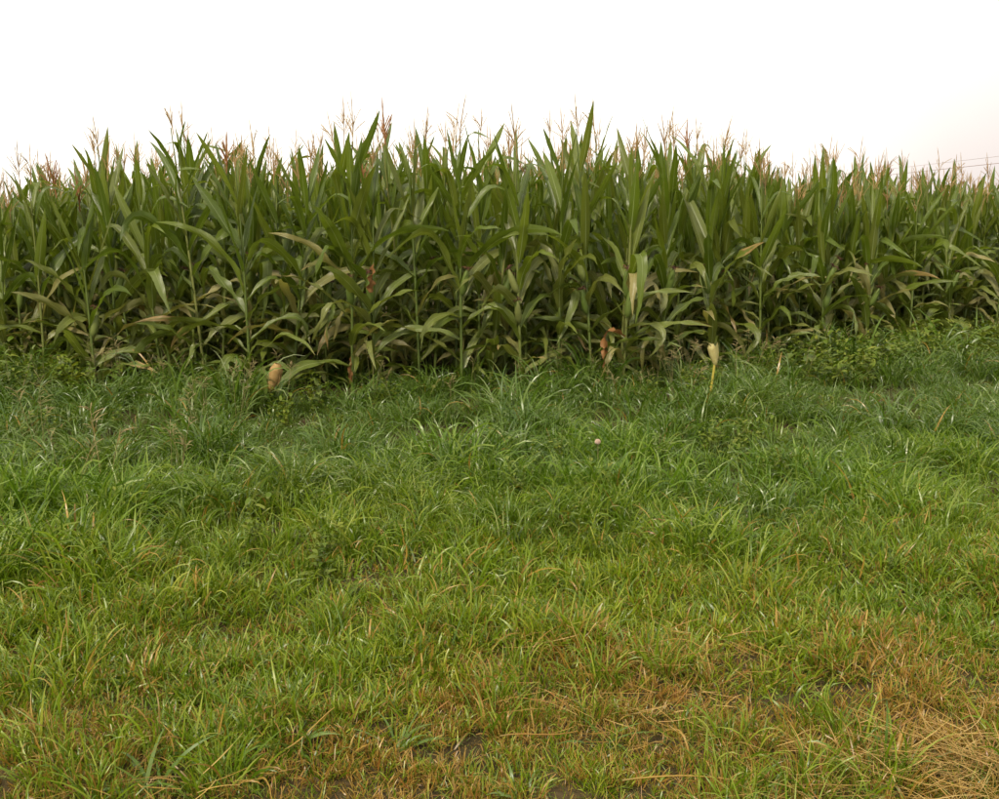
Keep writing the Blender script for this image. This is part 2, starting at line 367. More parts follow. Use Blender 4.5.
def ear_arrays(Lg=.23, r0=.030, seed=0):
    z = np.linspace(0, 1, 13); rad = r0 * np.interp(z, [0, .06, .25, .5, .78, .93, 1], [.35, .7, .98, 1, .74, .40, .16])
    P = np.stack([.012 * np.sin(z * 2 + seed), .01 * z, z * Lg], -1)
    V, F, U = tube(P, rad, 10)
    V[:, 0] += .0025 * np.sin(U[:, 0] * 6.283 * 4 + seed) * (1 - U[:, 1]); return V, F, U
EAR_ME = [mesh_np('husk', *ear_arrays(.23 + .02 * i, .031 + .003 * i, i), None, M_HUSK) for i in range(3)]
def silk_mesh(seed):
    r = np.random.default_rng(seed); s = Soup()
    for k in range(16):
        az = r.uniform(0, 6.283); q = np.linspace(0, 1, 5); l = r.uniform(.03, .075); an = r.uniform(.1, .7) + q * r.uniform(.8, 2.2)
        hx = np.cumsum(np.sin(an)) * l / 5; hz = np.cumsum(np.cos(an)) * l / 5
        s.add(*tube(np.stack([hx * math.cos(az), hx * math.sin(az), hz - .008], -1), .0032, 3), r.uniform(0, .8))
    return s.mesh('silk', M_SILK)
SILK_ME = [silk_mesh(i) for i in range(3)]
def flap_mesh(seed):     # a husk leaf standing off the ear
    return mesh_np('husk_leaf', *corn_leaf(.20, .04, 82, -4 + 6 * seed, 0, .5, 30, .002, 0, nr=8, nc=3, seed=seed), None, M_HUSK)
FLAP_ME = [flap_mesh(i) for i in range(2)]

# leaves of one plant: (kind, height share, azimuth, scale)
def leaf_plan(r, H):
    out = []; az0 = r.uniform(0, 6.283); n = int(r.integers(16, 20))
    for i in range(n):
        f = i / (n - 1); h = .06 + .78 * f ** 1.10
        k = 'low' if f < .36 else ('midlow' if f < .50 else ('mid' if f < .62 else 'up'))
        s = (.80 if f < .1 else 1.0) * (1.0 - .22 * max(0, (f - .70) / .30)) * r.uniform(.85, 1.15)
        out.append((k, h, az0 + math.pi * (i % 2) + r.normal(0, .5), s))
    return out

def top_height(u):     # height of the tassel tips along the field's front
    return float(np.interp(u, [-200, 0, 60, 130, 200, 270, 350, 430, 480, 540, 590, 640, 710, 770, 850, 999, 1200],
                           [2.10, 2.16, 2.34, 2.42, 2.56, 2.48, 2.60, 2.50, 2.60, 2.54, 2.70, 2.54, 2.58, 2.44, 2.42, 2.38, 2.36]))
N_PLANT = 0
def corn_plant(x, y, H, label, group, r, ears=1, tassel=True, red=False, redstalk=False, lean=None):
    """an Empty at the foot; stalk, every leaf, the tassel and each ear (> silk, husk_leaf) its parts"""
    z = float(ground_z(x, y)) - .01
    root = bpy.data.objects.new('corn_plant', None); COL.objects.link(root); root.empty_display_size = .1
    root.location = (x, y, z); lean = lean or (r.normal(0, .035), r.normal(0, .05)); root.rotation_euler = (lean[0], lean[1], 0)
    tag(root, label, 'corn plant', group)
    hs = H - .32; th = r.uniform(0, 6.283)
    obj('stalk', STALK_RED if redstalk else STALK_ME[int(r.integers(5))], root, (0, 0, 0), (0, 0, th), (1, 1, hs))
    for k, h, az, s in leaf_plan(r, H):
        v = LEAF_ME[k]
        obj('leaf', v[int(r.integers(len(v)))], root, (.008 * math.cos(az), .008 * math.sin(az), h * hs), (r.normal(0, .10), r.normal(0, .12), az), (s, s, s))
    if tassel:
        tm = TASSEL_RED if red else TASSEL_ME
        obj('tassel', tm[int(r.integers(len(tm)))], root, (0, 0, hs - .07), (r.normal(0, .06), r.normal(0, .06), r.uniform(0, 6.28)), (1, 1, r.uniform(.85, 1.2)))
    for e in range(ears):
        az = r.uniform(-2.9, -.25) if e == 0 else r.uniform(0, 6.28)
        add_ear(root, (.018 * math.cos(az), .018 * math.sin(az), (r.uniform(.38, .46) - .10 * e) * hs), az, r.uniform(.22, .45), r)
    return root
def add_ear(root, loc, az, tilt, r):
    i = int(r.integers(3)); Lg = .23 + .02 * i
    e = obj('ear', EAR_ME[i], root, loc, (0, tilt, az))
    obj('silk', SILK_ME[int(r.integers(3))], e, (.012 * math.sin(2 + i), .01, Lg))
    for q in range(2): obj('husk_leaf', FLAP_ME[q], e, (.012 * (1 - 2 * q), 0, .04), (0, 0, math.pi * q + r.normal(0, .4)))
    return e

# ---- the front row, each plant where the photograph shows it
FRONT = [  # u, forward shift (m), height factor, label, options
 (6, .00, 1.0, 'short corn plant at the far left border of the corn field', {}),
 (46, .10, 1.0, 'corn plant just left of the one with broad bright upright leaves', {}),
 (97, -.25, .80, 'low corn plant with broad bright upright leaves beside weeds at left', dict(tassel=False, ears=1)),
 (118, .15, 1.0, 'corn plant directly behind the low one with broad bright leaves', {}),
 (163, .05, 1.0, 'corn plant third to the left of the tan cob in grass', {}),
 (207, .00, 1.05, 'tall corn plant behind the bluish leafy weed at the grass edge', {}),
 (252, -.15, .98, 'corn plant directly left of the tan cob with hanging light ribbed leaf', {}),
 (292, .20, 1.0, 'corn plant just right of the tan cob at the field edge', {}),
 (352, -.05, .99, 'tall corn plant with bare pale stalk and reddish foot left of orange withered leaf', dict(redstalk=False, ears=1)),
 (374, .00, .93, 'corn plant with an orange withered leaf at its ear', dict(ears=2)),
 (420, .25, 1.0, 'corn plant midway between orange withered leaf and tall centre plants', {}),
 (462, .00, 1.0, 'corn plant with a thin pale stalk and hanging grey green leaf', {}),
 (488, .25, 1.0, 'corn plant behind and just right of the thin pale stalk', {}),
 (521, -.10, 1.0, 'corn plant with an upright husked ear left of the tallest plant', dict(ears=2)),
 (558, .20, 1.0, 'corn plant between upright husked ear and tallest plant', {}),
 (592, .05, 1.0, 'tallest corn plant in the middle with a broad pointed top leaf', dict(ears=2)),
 (622, -.10, 1.0, 'corn plant with a bent reddish brown dead leaf at its foot', dict(ears=2)),
 (664, .15, 1.0, 'corn plant right of the reddish brown dead leaf with wide arching leaf', {}),
 (712, .00, 1.02, 'corn plant standing directly behind the hanging pale bare cob', {}),
 (760, .15, 1.0, 'corn plant just right of the hanging pale bare cob', {}),
 (822, .00, 1.03, 'corn plant with husked ear behind the round leaved weed at right', dict(ears=2)),
 (864, .15, 1.0, 'corn plant second to the right of the round leaved weed', dict(ears=2)),
 (908, .10, 1.0, 'corn plant under the left end of the two wires', {}),
 (952, .10, 1.0, 'corn plant second from the right border, under the wires', {}),
 (992, .05, 1.0, 'corn plant at the far right border of the corn field', {}),
]
occupied = []; n_ind = 0; special = {}
for i, (u, dy, hf, lab, op) in enumerate(FRONT):
    r = np.random.default_rng(500 + i)
    x = 0.0
    for _ in range(6):     # settle x on the field edge at this bearing
        y = float(edge_y(x)) + .18 + dy; x = (u - 499.5) / FPX * (y * math.cos(PITCH) + CAM_H * math.sin(PITCH))
    special[u] = corn_plant(x, y, top_height(u) * hf * r.uniform(.95, 1.025), lab, 'front row of the corn field', r, **{**dict(ears=int(r.integers(0, 2))), **op}); n_ind += 1
# ---- the dense rows behind: individuals while they count, then one mass
MASS = Soup(); MASS_T = Soup(); MASS_S = Soup()
def xf(V, loc, az, s, tilt=(0, 0)):
    Mx = np.array(Matrix.LocRotScale(Vector(loc), Euler((tilt[0], tilt[1], az)), Vector((s, s, s) if np.isscalar(s) else s)))
    return V @ Mx[:3, :3].T + Mx[:3, 3]
def mass_plant(x, y, H, r, full):
    z = float(ground_z(x, y)); hs = H - .32
    V, F, U = STALK_LOW
    MASS_S.add(xf(V, (x, y, z), r.uniform(0, 6.28), (1, 1, hs)), F, U, r.uniform())
    for k, h, az, s in leaf_plan(r, H):
        if not full and h < .30: continue
        V, F, U = LEAF_LOW[k][int(r.integers(len(LEAF_LOW[k])))]
        MASS.add(xf(V, (x, y, z + h * hs), az, s, (r.normal(0, .06), r.normal(0, .08))), F, U, r.uniform())
    V, F, U = TASSEL_LOW[int(r.integers(8))]
    MASS_T.add(xf(V, (x, y, z + hs - .05), r.uniform(0, 6.28), (1, 1, r.uniform(.8, 1.25))), F, U, r.uniform())
STALK_LOW = stalk_arrays(5, 4, 1)
r = np.random.default_rng(77); cnt = {}
ORD = ['first', 'second', 'third', 'fourth', 'fifth', 'sixth', 'seventh', 'eighth', 'ninth', 'tenth', 'eleventh', 'twelfth', 'thirteenth', 'fourteenth']
SECTORS = [(60, 'the left border weeds'), (140, 'the low bright leaved plant'), (230, 'the bluish weed'), (310, 'the tan cob'), (400, 'the orange withered leaf'),
           (490, 'the thin pale stalk'), (560, 'the upright husked ear'), (610, 'the tallest plant'), (665, 'the reddish dead leaf'), (735, 'the pale bare cob'),
           (840, 'the round leaved weed'), (930, 'the broad leaved weed'), (9999, 'the right border grass')]
for row in range(1, 17):
    off = .18 + .62 * row + (.04 if row > 4 else 0); sp = .20 if row < 5 else .26
    xx = -11.0 - .012 * row
    while xx < 12.5:
        x = xx + r.normal(0, .03); y = float(edge_y(x)) + off + r.normal(0, .05); xx += sp * r.uniform(.75, 1.3) * (.85 if x > 2 else 1)
        u = u_of(x, y)
        if u < -420 or u > 1420: continue
        H = top_height(u) * r.uniform(.87, 1.08) * (1 - .004 * row)
        inside = -15 < u < 1014
        if inside and row <= 4 and n_ind < 300:
            red = r.uniform() < .05 or (80 < u < 112 and row == 1)
            sec = next(nm for lim, nm in SECTORS if u < lim); cnt[(row, sec)] = cnt.get((row, sec), 0) + 1
            corn_plant(x, y, H, 'corn plant in %s row behind %s, %s from left there' % (ORD[row], sec, ORD[cnt[(row, sec)] - 1]),
                       'corn plants in the rows behind the front row', r, ears=int(r.uniform() < (.55 if row == 1 else .25)), red=red); n_ind += 1
        else: mass_plant(x, y, H, r, row < 5)
# front row outside the frame
for xx in np.concatenate([np.arange(-11, -6.0, .24), np.arange(7.4, 12.5, .22)]):
    y = float(edge_y(xx)) + .18; u = u_of(xx, y)
    if not (-8 < u < 1008): mass_plant(xx + r.normal(0, .03), y, top_height(u) * r.uniform(.94, 1.05), r, True)
rest = obj('corn_field', MASS.mesh('corn_field_leaves', M_LEAF_UP))
tag(rest, 'dense mass of green corn leaves and tassels deeper in the field', 'corn', kind='stuff')
o_ = obj('tassels', MASS_T.mesh('corn_field_tassels', M_TASSEL), rest); o_['kind'] = 'stuff'
o_ = obj('stalks', MASS_S.mesh('corn_field_stalks', M_STALK), rest); o_['kind'] = 'stuff'
print('individual corn plants', n_ind)

# withered leaves on three of the front plants
obj('withered_leaf', DEAD_ME[1], special[374], (0, -.12, .95), (0, 0, -1.2), (1.2, 1.5, 1.2))
obj('withered_leaf', DEAD_ME[0], special[622], (-.02, -.14, .54), (0, 0, -2.9), (1, 1.2, 1.2))
obj('withered_leaf', DEAD_ME[1], special[352], (0, -.10, .18), (0, 0, -1.6), (.8, .8, 1.2))

# ------------------------------------------------------------------ two loose cobs at the field edge
def cob_mesh(Lg, r0, seed, mat):       # knobbly cob with rows of kernels
    nz, na = 22, 20; z = np.linspace(0, 1, nz); rad = r0 * np.interp(z, [0, .12, .5, .8, 1], [.34, .62, .92, 1, .55])
    P = np.stack([.006 * np.sin(z * 3 + seed), 0 * z, z * Lg], -1); V, F, U = tube(P, rad, na)
    k = 1 + .07 * ((np.arange(nz)[:, None] + np.arange(na)[None, :] // 2) % 2).ravel()
    c = np.repeat(P, na, 0); return mesh_np('cob', c + (V - c) * k[:, None], F, U, None, mat)
p = ground_pt(262, 414); gz0 = float(ground_z(*p))
cobr = bpy.data.objects.new('corn_cob', None); COL.objects.link(cobr); cobr.location = (p[0], p[1], gz0)
cobr.scale = (1.2, 1.2, 1.15)
tag(cobr, 'upright tan cob half out of its green husk in the grass edge', 'corn cob')
obj('stem', mesh_np('stem', *tube([(0, 0, -.02), (.01, 0, .1), (.04, 0, .2)], [.011, .01, .012], 7), None, M_STALK), cobr)
obj('cob', cob_mesh(.21, .040, 1, M_COBTAN), cobr, (.045, 0, .20), (0, R(22), 0))
for q, az in enumerate((3.1, 2.2, -2.2)):
    obj('husk_leaf', FLAP_ME[q % 2], cobr, (.04 + .02 * math.cos(az), .02 * math.sin(az), .18), (0, 0, az), (1.1, 1.6, 1))
tt = np.linspace(0, 1, 12)
S = Soup()
for k in range(26):
    a = random.uniform(0, 6.283); l = random.uniform(.06, .13); q = np.linspace(0, 1, 5)
    P = np.stack([.03 * math.cos(a) + .012 * np.sin(q * 3 + a), .03 * math.sin(a) + 0 * q, -q * l + .0], -1)
    S.add(*tube(P, .003, 3), random.random())
obj('silk', S.mesh('silk', M_COBTAN), cobr, (.115, 0, .37), (0, R(15), 0))

p = ground_pt(712, 412); gz0 = float(ground_z(*p))
cobr = bpy.data.objects.new('corn_cob', None); COL.objects.link(cobr); cobr.location = (p[0], p[1], gz0)
tag(cobr, 'pale bare cob atop a thin yellow stem in the grass', 'corn cob')
obj('stem', mesh_np('stem', *tube([(-.02, 0, -.02), (-.012, 0, .16), (.01, 0, .36)], [.012, .011, .010], 7), None, M_YSTALK), cobr)
obj('cob', cob_mesh(.18, .034, 2, M_KERNEL), cobr, (.012, 0, .345), (0, R(-10), 0))
for q, az in enumerate((2.6, -1.3)):
    obj('husk_leaf', mesh_np('husk_leaf', *corn_leaf(.18, .06, 86, 2 + 6 * q, 0, .5, 15 * q, .006, 0, nr=9, nc=5, seed=q), None, M_KERNEL), cobr, (.012 + .012 * math.cos(az), .012 * math.sin(az), .36), (0, 0, az))
obj('husk_leaf', mesh_np('husk_leaf', *corn_leaf(.09, .05, 60, 90, 0, .5, 20, .004, 0, nr=8, nc=3), None, M_KERNEL), cobr, (-.03, -.02, .50), (0, 0, 2.9))

# ------------------------------------------------------------------ power wires over the field
def wire(label, a, b, sag, rad):
    q = np.linspace(0, 1, 60); P = np.outer(1 - q, a) + np.outer(q, b); P[:, 2] -= sag * 4 * q * (1 - q)
    o = obj('power_wire', mesh_np('power_wire', *tube(P, rad, 5), None, M_WIRE)); tag(o, label, 'wire', 'power wires beyond the field'); return o
def at(u, v, D):
    dep = D * math.cos(PITCH) ; x = (u - 499.5) / FPX * D
    a = math.atan((399.5 - v) / FPX) - PITCH; return np.array([x, D, CAM_H + D * math.tan(a)])
def line_thru(u1, v1, D1, u2, v2, D2):
    a, b = at(u1, v1, D1), at(u2, v2, D2); d = b - a; return a - d * .9, b + d * 1.2
a, b = line_thru(880, 177, 62, 999, 161, 46); wire('lower darker power wire above the corn at right', *line_thru(862, 177, 62, 999, 162, 46), .0, .013)
wire('upper fainter power wire above the corn at right', *line_thru(890, 168, 66, 999, 155, 50), .0, .008)

# ------------------------------------------------------------------ weeds among the grass
def weed(label, u, v, H, n, lw, ll, seed, group='leafy weeds at the foot of the corn'):
    r = np.random.default_rng(seed); p = ground_pt(u, v); z0 = float(ground_z(*p))
    root = bpy.data.objects.new('weed_plant', None); COL.objects.link(root); root.location = (p[0], p[1], z0); tag(root, label, 'weed', group)
    me = []
    for k in range(3):
        V, F, U = corn_leaf(ll, lw, 45, r.uniform(40, 80), 0, .5, r.uniform(-30, 30), .004, 0, nr=8, nc=5, seed=seed + k)
        me.append(mesh_np('leaf', V, F, U, None, M_WEED))
    ns = 3 if n > 18 else 1
    for sidx in range(ns):
        q = np.linspace(0, 1, 8); dx, dy = r.normal(0, .12, 2); h = H * r.uniform(.75, 1)
        P = np.stack([dx * q * H * 2, dy * q * H * 2, q * h - .02], -1)
        obj('stem', mesh_np('stem', *tube(P, np.linspace(.006, .002, 8), 5), None, M_WEEDST), root)
        for i in range(n // ns):
            f = .25 + .75 * i / max(1, n // ns - 1); pt = [np.interp(f, q, P[:, c]) for c in range(3)]; az = i * 2.4 + r.normal(0, .3); s = (1.15 - .6 * f) * r.uniform(.85, 1.15)
            obj('leaf', me[int(r.integers(3))], root, pt, (r.normal(0, .2), r.normal(.1, .2) - .5 * (f > .9), az), (s, s, s))
for q in (('tall leafy weed at the left border below the corn', 14, 414, .60, 36, .050, .13, 1), ('bushy yellowish weed beside the left border weed', 46, 410, .52, 33, .045, .12, 2),
          ('bluish leafy weed with narrow leaves under the tall left corn', 207, 412, .52, 33, .036, .14, 3), ('small leafy weed right of the bluish narrow leaved one', 236, 414, .40, 15, .045, .12, 4),
          ('low leafy weed between tan cob and withered leaf', 325, 411, .38, 16, .06, .13, 5), ('round leaved weed in front of the husked ears at right', 800, 392, .48, 20, .12, .15, 6),
          ('broad leaved weed in tall grass right of round leaved one', 884, 382, .44, 18, .12, .14, 7), ('leafy weed between the two broad leaved ones', 842, 388, .52, 18, .04, .12, 8),
          ('small leafy weed hidden in the mid meadow near pale flower', 655, 470, .34, 14, .045, .11, 9), ('thin weed with seed spikes left of the first corn', 78, 408, .45, 18, .035, .10, 10)):
    weed(*q)
p = ground_pt(597, 492); z0 = float(ground_z(*p))
fl = bpy.data.objects.new('flower', None); COL.objects.link(fl); fl.location = (p[0], p[1], z0)
tag(fl, 'single round pale pinkish flower head in the middle of the meadow', 'flower')
obj('stem', mesh_np('stem', *tube([(0, 0, -.02), (.004, 0, .14), (0, 0, .255)], [.003, .0025, .002], 5), None, M_WEEDST), fl)
S = Soup()
for k in range(70):
    zc = 1 - 2 * (k + .5) / 70; a = k * 2.39996; d = np.array([math.sqrt(1 - zc * zc) * math.cos(a), math.sqrt(1 - zc * zc) * math.sin(a), zc])
    S.add(*tube([d * .006, d * .017, d * .024], [.004, .006, .001], 4), random.random())
obj('petals', S.mesh('petals', M_FLOWER), fl, (0, 0, .255), None, (.75, .75, .70))

# ------------------------------------------------------------------ grass: tufts of blades, scattered as one uncountable cover
def blades(n, h, w, spread, lean, droop, seg, seed, blunt=0.0, pw=1.5, fold=0.18, lie=False):
    r = np.random.default_rng(seed); s = Soup(); q = np.linspace(0, 1, seg + 1)
    az = r.uniform(0, 6.283, n); rad = spread * np.sqrt(r.uniform(0, 1, n)); pa = az + r.normal(0, .9, n)
    for i in range(n):
        Lg = r.uniform(*h); a0 = R(r.uniform(*lean)); dr = R(r.uniform(*droop)); wd = r.uniform(*w)
        an = R(90) - a0 - dr * q ** pw
        if lie: an = np.clip(R(r.uniform(-4, 10)) + R(r.uniform(-8, 8)) * q, -.12, .25)
        X = np.concatenate([[0], np.cumsum(np.cos(an[:-1]) * Lg / seg)]); Z = np.concatenate([[0], np.cumsum(np.sin(an[:-1]) * Lg / seg)])
        bend = r.normal(0, .22) * Lg * q ** 2
        c, sn = math.cos(az[i]), math.sin(az[i])
        bx, by = rad[i] * math.cos(pa[i]), rad[i] * math.sin(pa[i]); z0 = -.012 if not lie else r.uniform(.004, .05)
        if not lie: Z = np.maximum(Z + z0, z0 + .002)
        else: Z = np.maximum(Z + z0, .003)
        P = np.stack([bx + X * c - bend * sn, by + X * sn + bend * c, Z], -1)
        T = np.gradient(P, axis=0); T /= np.linalg.norm(T, axis=1)[:, None] + 1e-9
        A0 = np.array([-sn, c, 0]); tw = r.normal(0, .5) + r.normal(0, .6) * q
        Nn = np.cross(T, A0); Nn /= np.linalg.norm(Nn, axis=1)[:, None] + 1e-9
        A = A0 * np.cos(tw)[:, None] + Nn * np.sin(tw)[:, None]
        b = r.uniform() < blunt
        wp = wd / 2 * np.interp(q, [0, .2, .6, 1], [.55, 1, .85, .5 if b else .05])
        if lie: wp = wd / 2 * np.interp(q, [0, .5, 1], [.9, 1, .5])
        V = np.stack([P - A * wp[:, None] + Nn * (wp * fold)[:, None], P + A * wp[:, None] + Nn * (wp * fold)[:, None]], 1).reshape(-1, 3)
        U = np.stack(np.broadcast_arrays(np.array([0, 1.])[None, :], q[:, None]), -1).reshape(-1, 2)
        s.add(V, grid_faces(seg + 1, 2), U, float(r.uniform(.001, .999)))
    return s
def seed_tuft(seed):      # thin culms with open spreading seed heads
    r = np.random.default_rng(seed); s = Soup()
    for k in range(3):
        az = r.uniform(0, 6.283); Lg = r.uniform(.42, .62); q = np.linspace(0, 1, 7); ln = r.uniform(.05, .3)
        P = np.stack([ln * q ** 1.6 * math.cos(az) * Lg, ln * q ** 1.6 * math.sin(az) * Lg, q * Lg * (1 - .1 * ln)], -1) + np.array([r.normal(0, .03), r.normal(0, .03), 0])
        a = float(r.uniform(.3, .99)); s.add(*tube(P, .0016, 3), a)
        for b in range(int(r.integers(4, 8))):
            t0 = r.uniform(.84, 1.0); p0 = np.array([np.interp(t0, q, P[:, c]) for c in range(3)]); a2 = r.uniform(0, 6.283); el = r.uniform(.3, 1.25); l = r.uniform(.05, .11)
            d = np.array([math.cos(a2) * math.sin(el), math.sin(a2) * math.sin(el), math.cos(el)]); g = np.array([0, 0, -.02])
            s.add(*tube([p0, p0 + d * l * .35, p0 + d * l * .75 + g * .4, p0 + d * l + g], [.0012, .0028, .0030, .0008], 3), a)
    return s
hidden = {}
def source(kind, meshes):
    c = bpy.data.collections.new(kind + '_tufts')
    for i, me in enumerate(meshes):
        o = bpy.data.objects.new('tuft_%02d' % i, me); c.objects.link(o)
    hidden[kind] = (c, len(meshes))
source('tall', [blades(28, (.20, .46), (.0075, .0135), .11, (0, 30), (80, 200), 8, 100 + i, pw=2.4).mesh('tall_tuft', M_TALL) for i in range(12)])
source('meadow', [blades(28, (.12, .30), (.005, .0105), .095, (0, 34), (20, 185), 7, 200 + i, .1, pw=2.4).mesh('meadow_tuft', M_GRASS) for i in range(12)])
source('mown', [blades(26, (.04, .11), (.004, .0078), .06, (4, 62), (0, 90), 4, 300 + i, .55).mesh('mown_tuft', M_GRASS) for i in range(14)])
source('straw', [blades(11, (.04, .18), (.0013, .0030), .10, (70, 88), (0, 20), 5, 400 + i, 1.0, lie=True).mesh('straw_litter', M_STRAW) for i in range(10)])
source('seed', [seed_tuft(500 + i).mesh('seed_tuft', M_SEED) for i in range(8)])

def leafy_tuft(seed, ns=4, nl=9):      # low broad-leaved weeds
    r = np.random.default_rng(seed); s = Soup()
    for k in range(ns):
        az = r.uniform(0, 6.283); H = r.uniform(.16, .34); q = np.linspace(0, 1, 5); ln = r.uniform(.05, .45)
        P = np.stack([ln * q * math.cos(az) * H, ln * q * math.sin(az) * H, q * H - .01], -1) + np.array([r.normal(0, .04), r.normal(0, .04), 0])
        s.add(*tube(P, np.linspace(.0035, .0015, 5), 3), .35)
        for i in range(nl):
            f = .2 + .8 * i / (nl - 1); pt = np.array([np.interp(f, q, P[:, c]) for c in range(3)]); l = r.uniform(.05, .10) * (1.2 - .5 * f)
            V, F, U = corn_leaf(l, l * r.uniform(.34, .55), r.uniform(20, 55), r.uniform(20, 80), 0, .5, r.uniform(-40, 40), .002, 0, nr=6, nc=3, seed=seed + i)
            s.add(xf(V, pt, i * 2.4 + r.normal(0, .4), 1.0), F, U, float(r.uniform(.1, .99)))
    return s
source('leafy', [leafy_tuft(700 + i).mesh('leafy_tuft', M_LEAFY) for i in range(8)])
def gn_scatter(name, kind, P, rz, tilt, scl, dry, yel, label, cat):
    n = len(P); print(name, n); me = bpy.data.meshes.new(name); me.vertices.add(n); me.vertices.foreach_set('co', np.asarray(P, np.float32).ravel())
    coll, nv = hidden[kind]
    def at_(nm, ty, arr, f='value'):
        a = me.attributes.new(nm, ty, 'POINT'); a.data.foreach_set(f, arr)
    at_('idx', 'INT', rng.integers(0, nv, n).astype(np.int32))
    rot = np.stack([tilt[:, 0], tilt[:, 1], rz], -1).astype(np.float32); at_('rot', 'FLOAT_VECTOR', rot.ravel(), 'vector')
    at_('scl', 'FLOAT', scl.astype(np.float32)); at_('dry', 'FLOAT', dry.astype(np.float32)); at_('yel', 'FLOAT', yel.astype(np.float32))
    o = obj(name, me); tag(o, label, cat, kind='stuff')
    ng = bpy.data.node_groups.new(name, 'GeometryNodeTree')
    ng.interface.new_socket('Geometry', in_out='INPUT', socket_type='NodeSocketGeometry'); ng.interface.new_socket('Geometry', in_out='OUTPUT', socket_type='NodeSocketGeometry')
    gi, go = N(ng, 'NodeGroupInput'), N(ng, 'NodeGroupOutput'); ip = N(ng, 'GeometryNodeInstanceOnPoints')
    ci = N(ng, 'GeometryNodeCollectionInfo'); ci.inputs['Collection'].default_value = coll; ci.inputs['Separate Children'].default_value = True; ci.inputs['Reset Children'].default_value = True
    ip.inputs['Pick Instance'].default_value = True
    def na(nm, ty):
        q = N(ng, 'GeometryNodeInputNamedAttribute'); q.data_type = ty; q.inputs['Name'].default_value = nm; return q.outputs['Attribute']
    L(ng, gi.outputs[0], ip.inputs['Points']); L(ng, ci.outputs[0], ip.inputs['Instance'])
    L(ng, na('idx', 'INT'), ip.inputs['Instance Index']); L(ng, na('rot', 'FLOAT_VECTOR'), ip.inputs['Rotation']); L(ng, na('scl', 'FLOAT'), ip.inputs['Scale'])
    L(ng, ip.outputs[0], go.inputs[0])
    md = o.modifiers.new('scatter', 'NODES'); md.node_group = ng; return o

def candidates(per_m2, y0, y1):
    """random ground points over everything the lens sees, with two metres to spare on each side"""
    n = int(per_m2 * (y1 - y0) * 2 * (.56 * y1 + 2)); y = rng.uniform(y0, y1, n); x = rng.uniform(-1, 1, n) * (.56 * y1 + 2)
    k = np.abs(x) < .56 * y + 1.8; return x[k], y[k]
def put(name, kind, x, y, scl, dry, yel, label, tiltamp=.12):
    n = len(x); P = np.stack([x, y, ground_z(x, y)], -1)
    return gn_scatter(name, kind, P, rng.uniform(0, 6.283, n), rng.normal(0, tiltamp, (n, 2)), scl, dry, yel, label, 'grass')
def band(x, y): my = mown_y(x); return (y - my) / (edge_y(x) - my)

# tall arching grass against the corn
x, y = candidates(105, 3.5, 17); t_ = band(x, y) + .06 * fbm(x, y, 1.3, 7)
dens = np.clip((t_ - .10) / .22, 0, 1) * np.where(t_ > 1.0, np.clip(1 - (t_ - 1.0) / .26, 0, 1), 1) * np.clip(.72 + .9 * fbm(x, y, 2.6, 8), .06, 1)
k = rng.uniform(size=len(x)) < dens; x, y, t_ = x[k], y[k], t_[k]
sc_ = np.clip(.62 + .06 * np.clip((t_ - .4) / .5, 0, 1) + .28 * fbm(x, y, 1.7, 9) + .42 * fbm(x, y, 4.2, 33) + (.30 * np.clip(np.maximum((u_of(x, y) - 700) / 250, (130 - u_of(x, y)) / 130), 0, 1) - .12) * np.clip((t_ - .75) / .2, 0, 1) - .22 * np.clip((.55 - t_) / .35, 0, 1), .26, 1.2) * rng.uniform(.85, 1.12, len(x)) * (1 + .55 * (rng.uniform(size=len(x)) < .09 * np.clip((t_ - .6) / .3, 0, 1)))
put('tall_grass', 'tall', x, y, sc_, np.full(len(x), .02), np.clip(.45 - 1.1 * t_ + .35 * fbm(x, y, 1.4, 3), 0, .8), 'tall dark green arching grass growing against the corn')
# meadow grass between the tall grass and the mown strip
x, y = candidates(190, 2.6, 13); t_ = band(x, y) + .05 * fbm(x, y, 1.5, 11)
dens = np.clip((t_ + .05) / .12, 0, 1) * np.clip((.60 - t_) / .34, 0, 1) * np.clip(.70 + .9 * fbm(x, y, 3.2, 12), .05, 1)
k = rng.uniform(size=len(x)) < dens; x, y, t_ = x[k], y[k], t_[k]
sc_ = np.clip(.44 + .50 * np.clip(t_ / .3, 0, 1) + .30 * fbm(x, y, 2.0, 13) + .45 * fbm(x, y, 5.0, 34), .30, 1.5) * rng.uniform(.85, 1.15, len(x))
put('meadow_grass', 'meadow', x, y, sc_, np.clip(.10 - .4 * t_, .015, .2), np.clip(.62 - 1.6 * t_ + .35 * fbm(x, y, 1.4, 3), 0, 1), 'fresh light green meadow grass of middle height')
# mown strip
x, y = candidates(420, 1.9, 6.5); t_ = band(x, y) + .05 * fbm(x, y, 2.0, 15)
dens = np.clip((.22 - t_) / .16, 0, 1) * np.clip(.85 + .35 * fbm(x, y, 3.0, 16), .45, 1)
k = rng.uniform(size=len(x)) < dens; x, y, t_ = x[k], y[k], t_[k]
lowq = np.clip((-t_ - .03) / .16, 0, 1)
right = np.clip((x / np.maximum(y, .1) + .25) / .7, 0, 1)
dry = np.clip(.07 + .36 * lowq * (.85 + .35 * right) + .42 * fbm(x, y, 5.5, 17) * (.35 + lowq), .02, .85)
sc_ = np.clip(1.08 - .42 * lowq + .25 * fbm(x, y, 2.8, 18), .55, 1.5) * rng.uniform(.8, 1.2, len(x))
put('mown_grass', 'mown', x, y, sc_, dry, np.clip(.75 + .40 * fbm(x, y, 1.8, 19), 0, 1), 'short mown grass with brown dry blades along the front', .2)
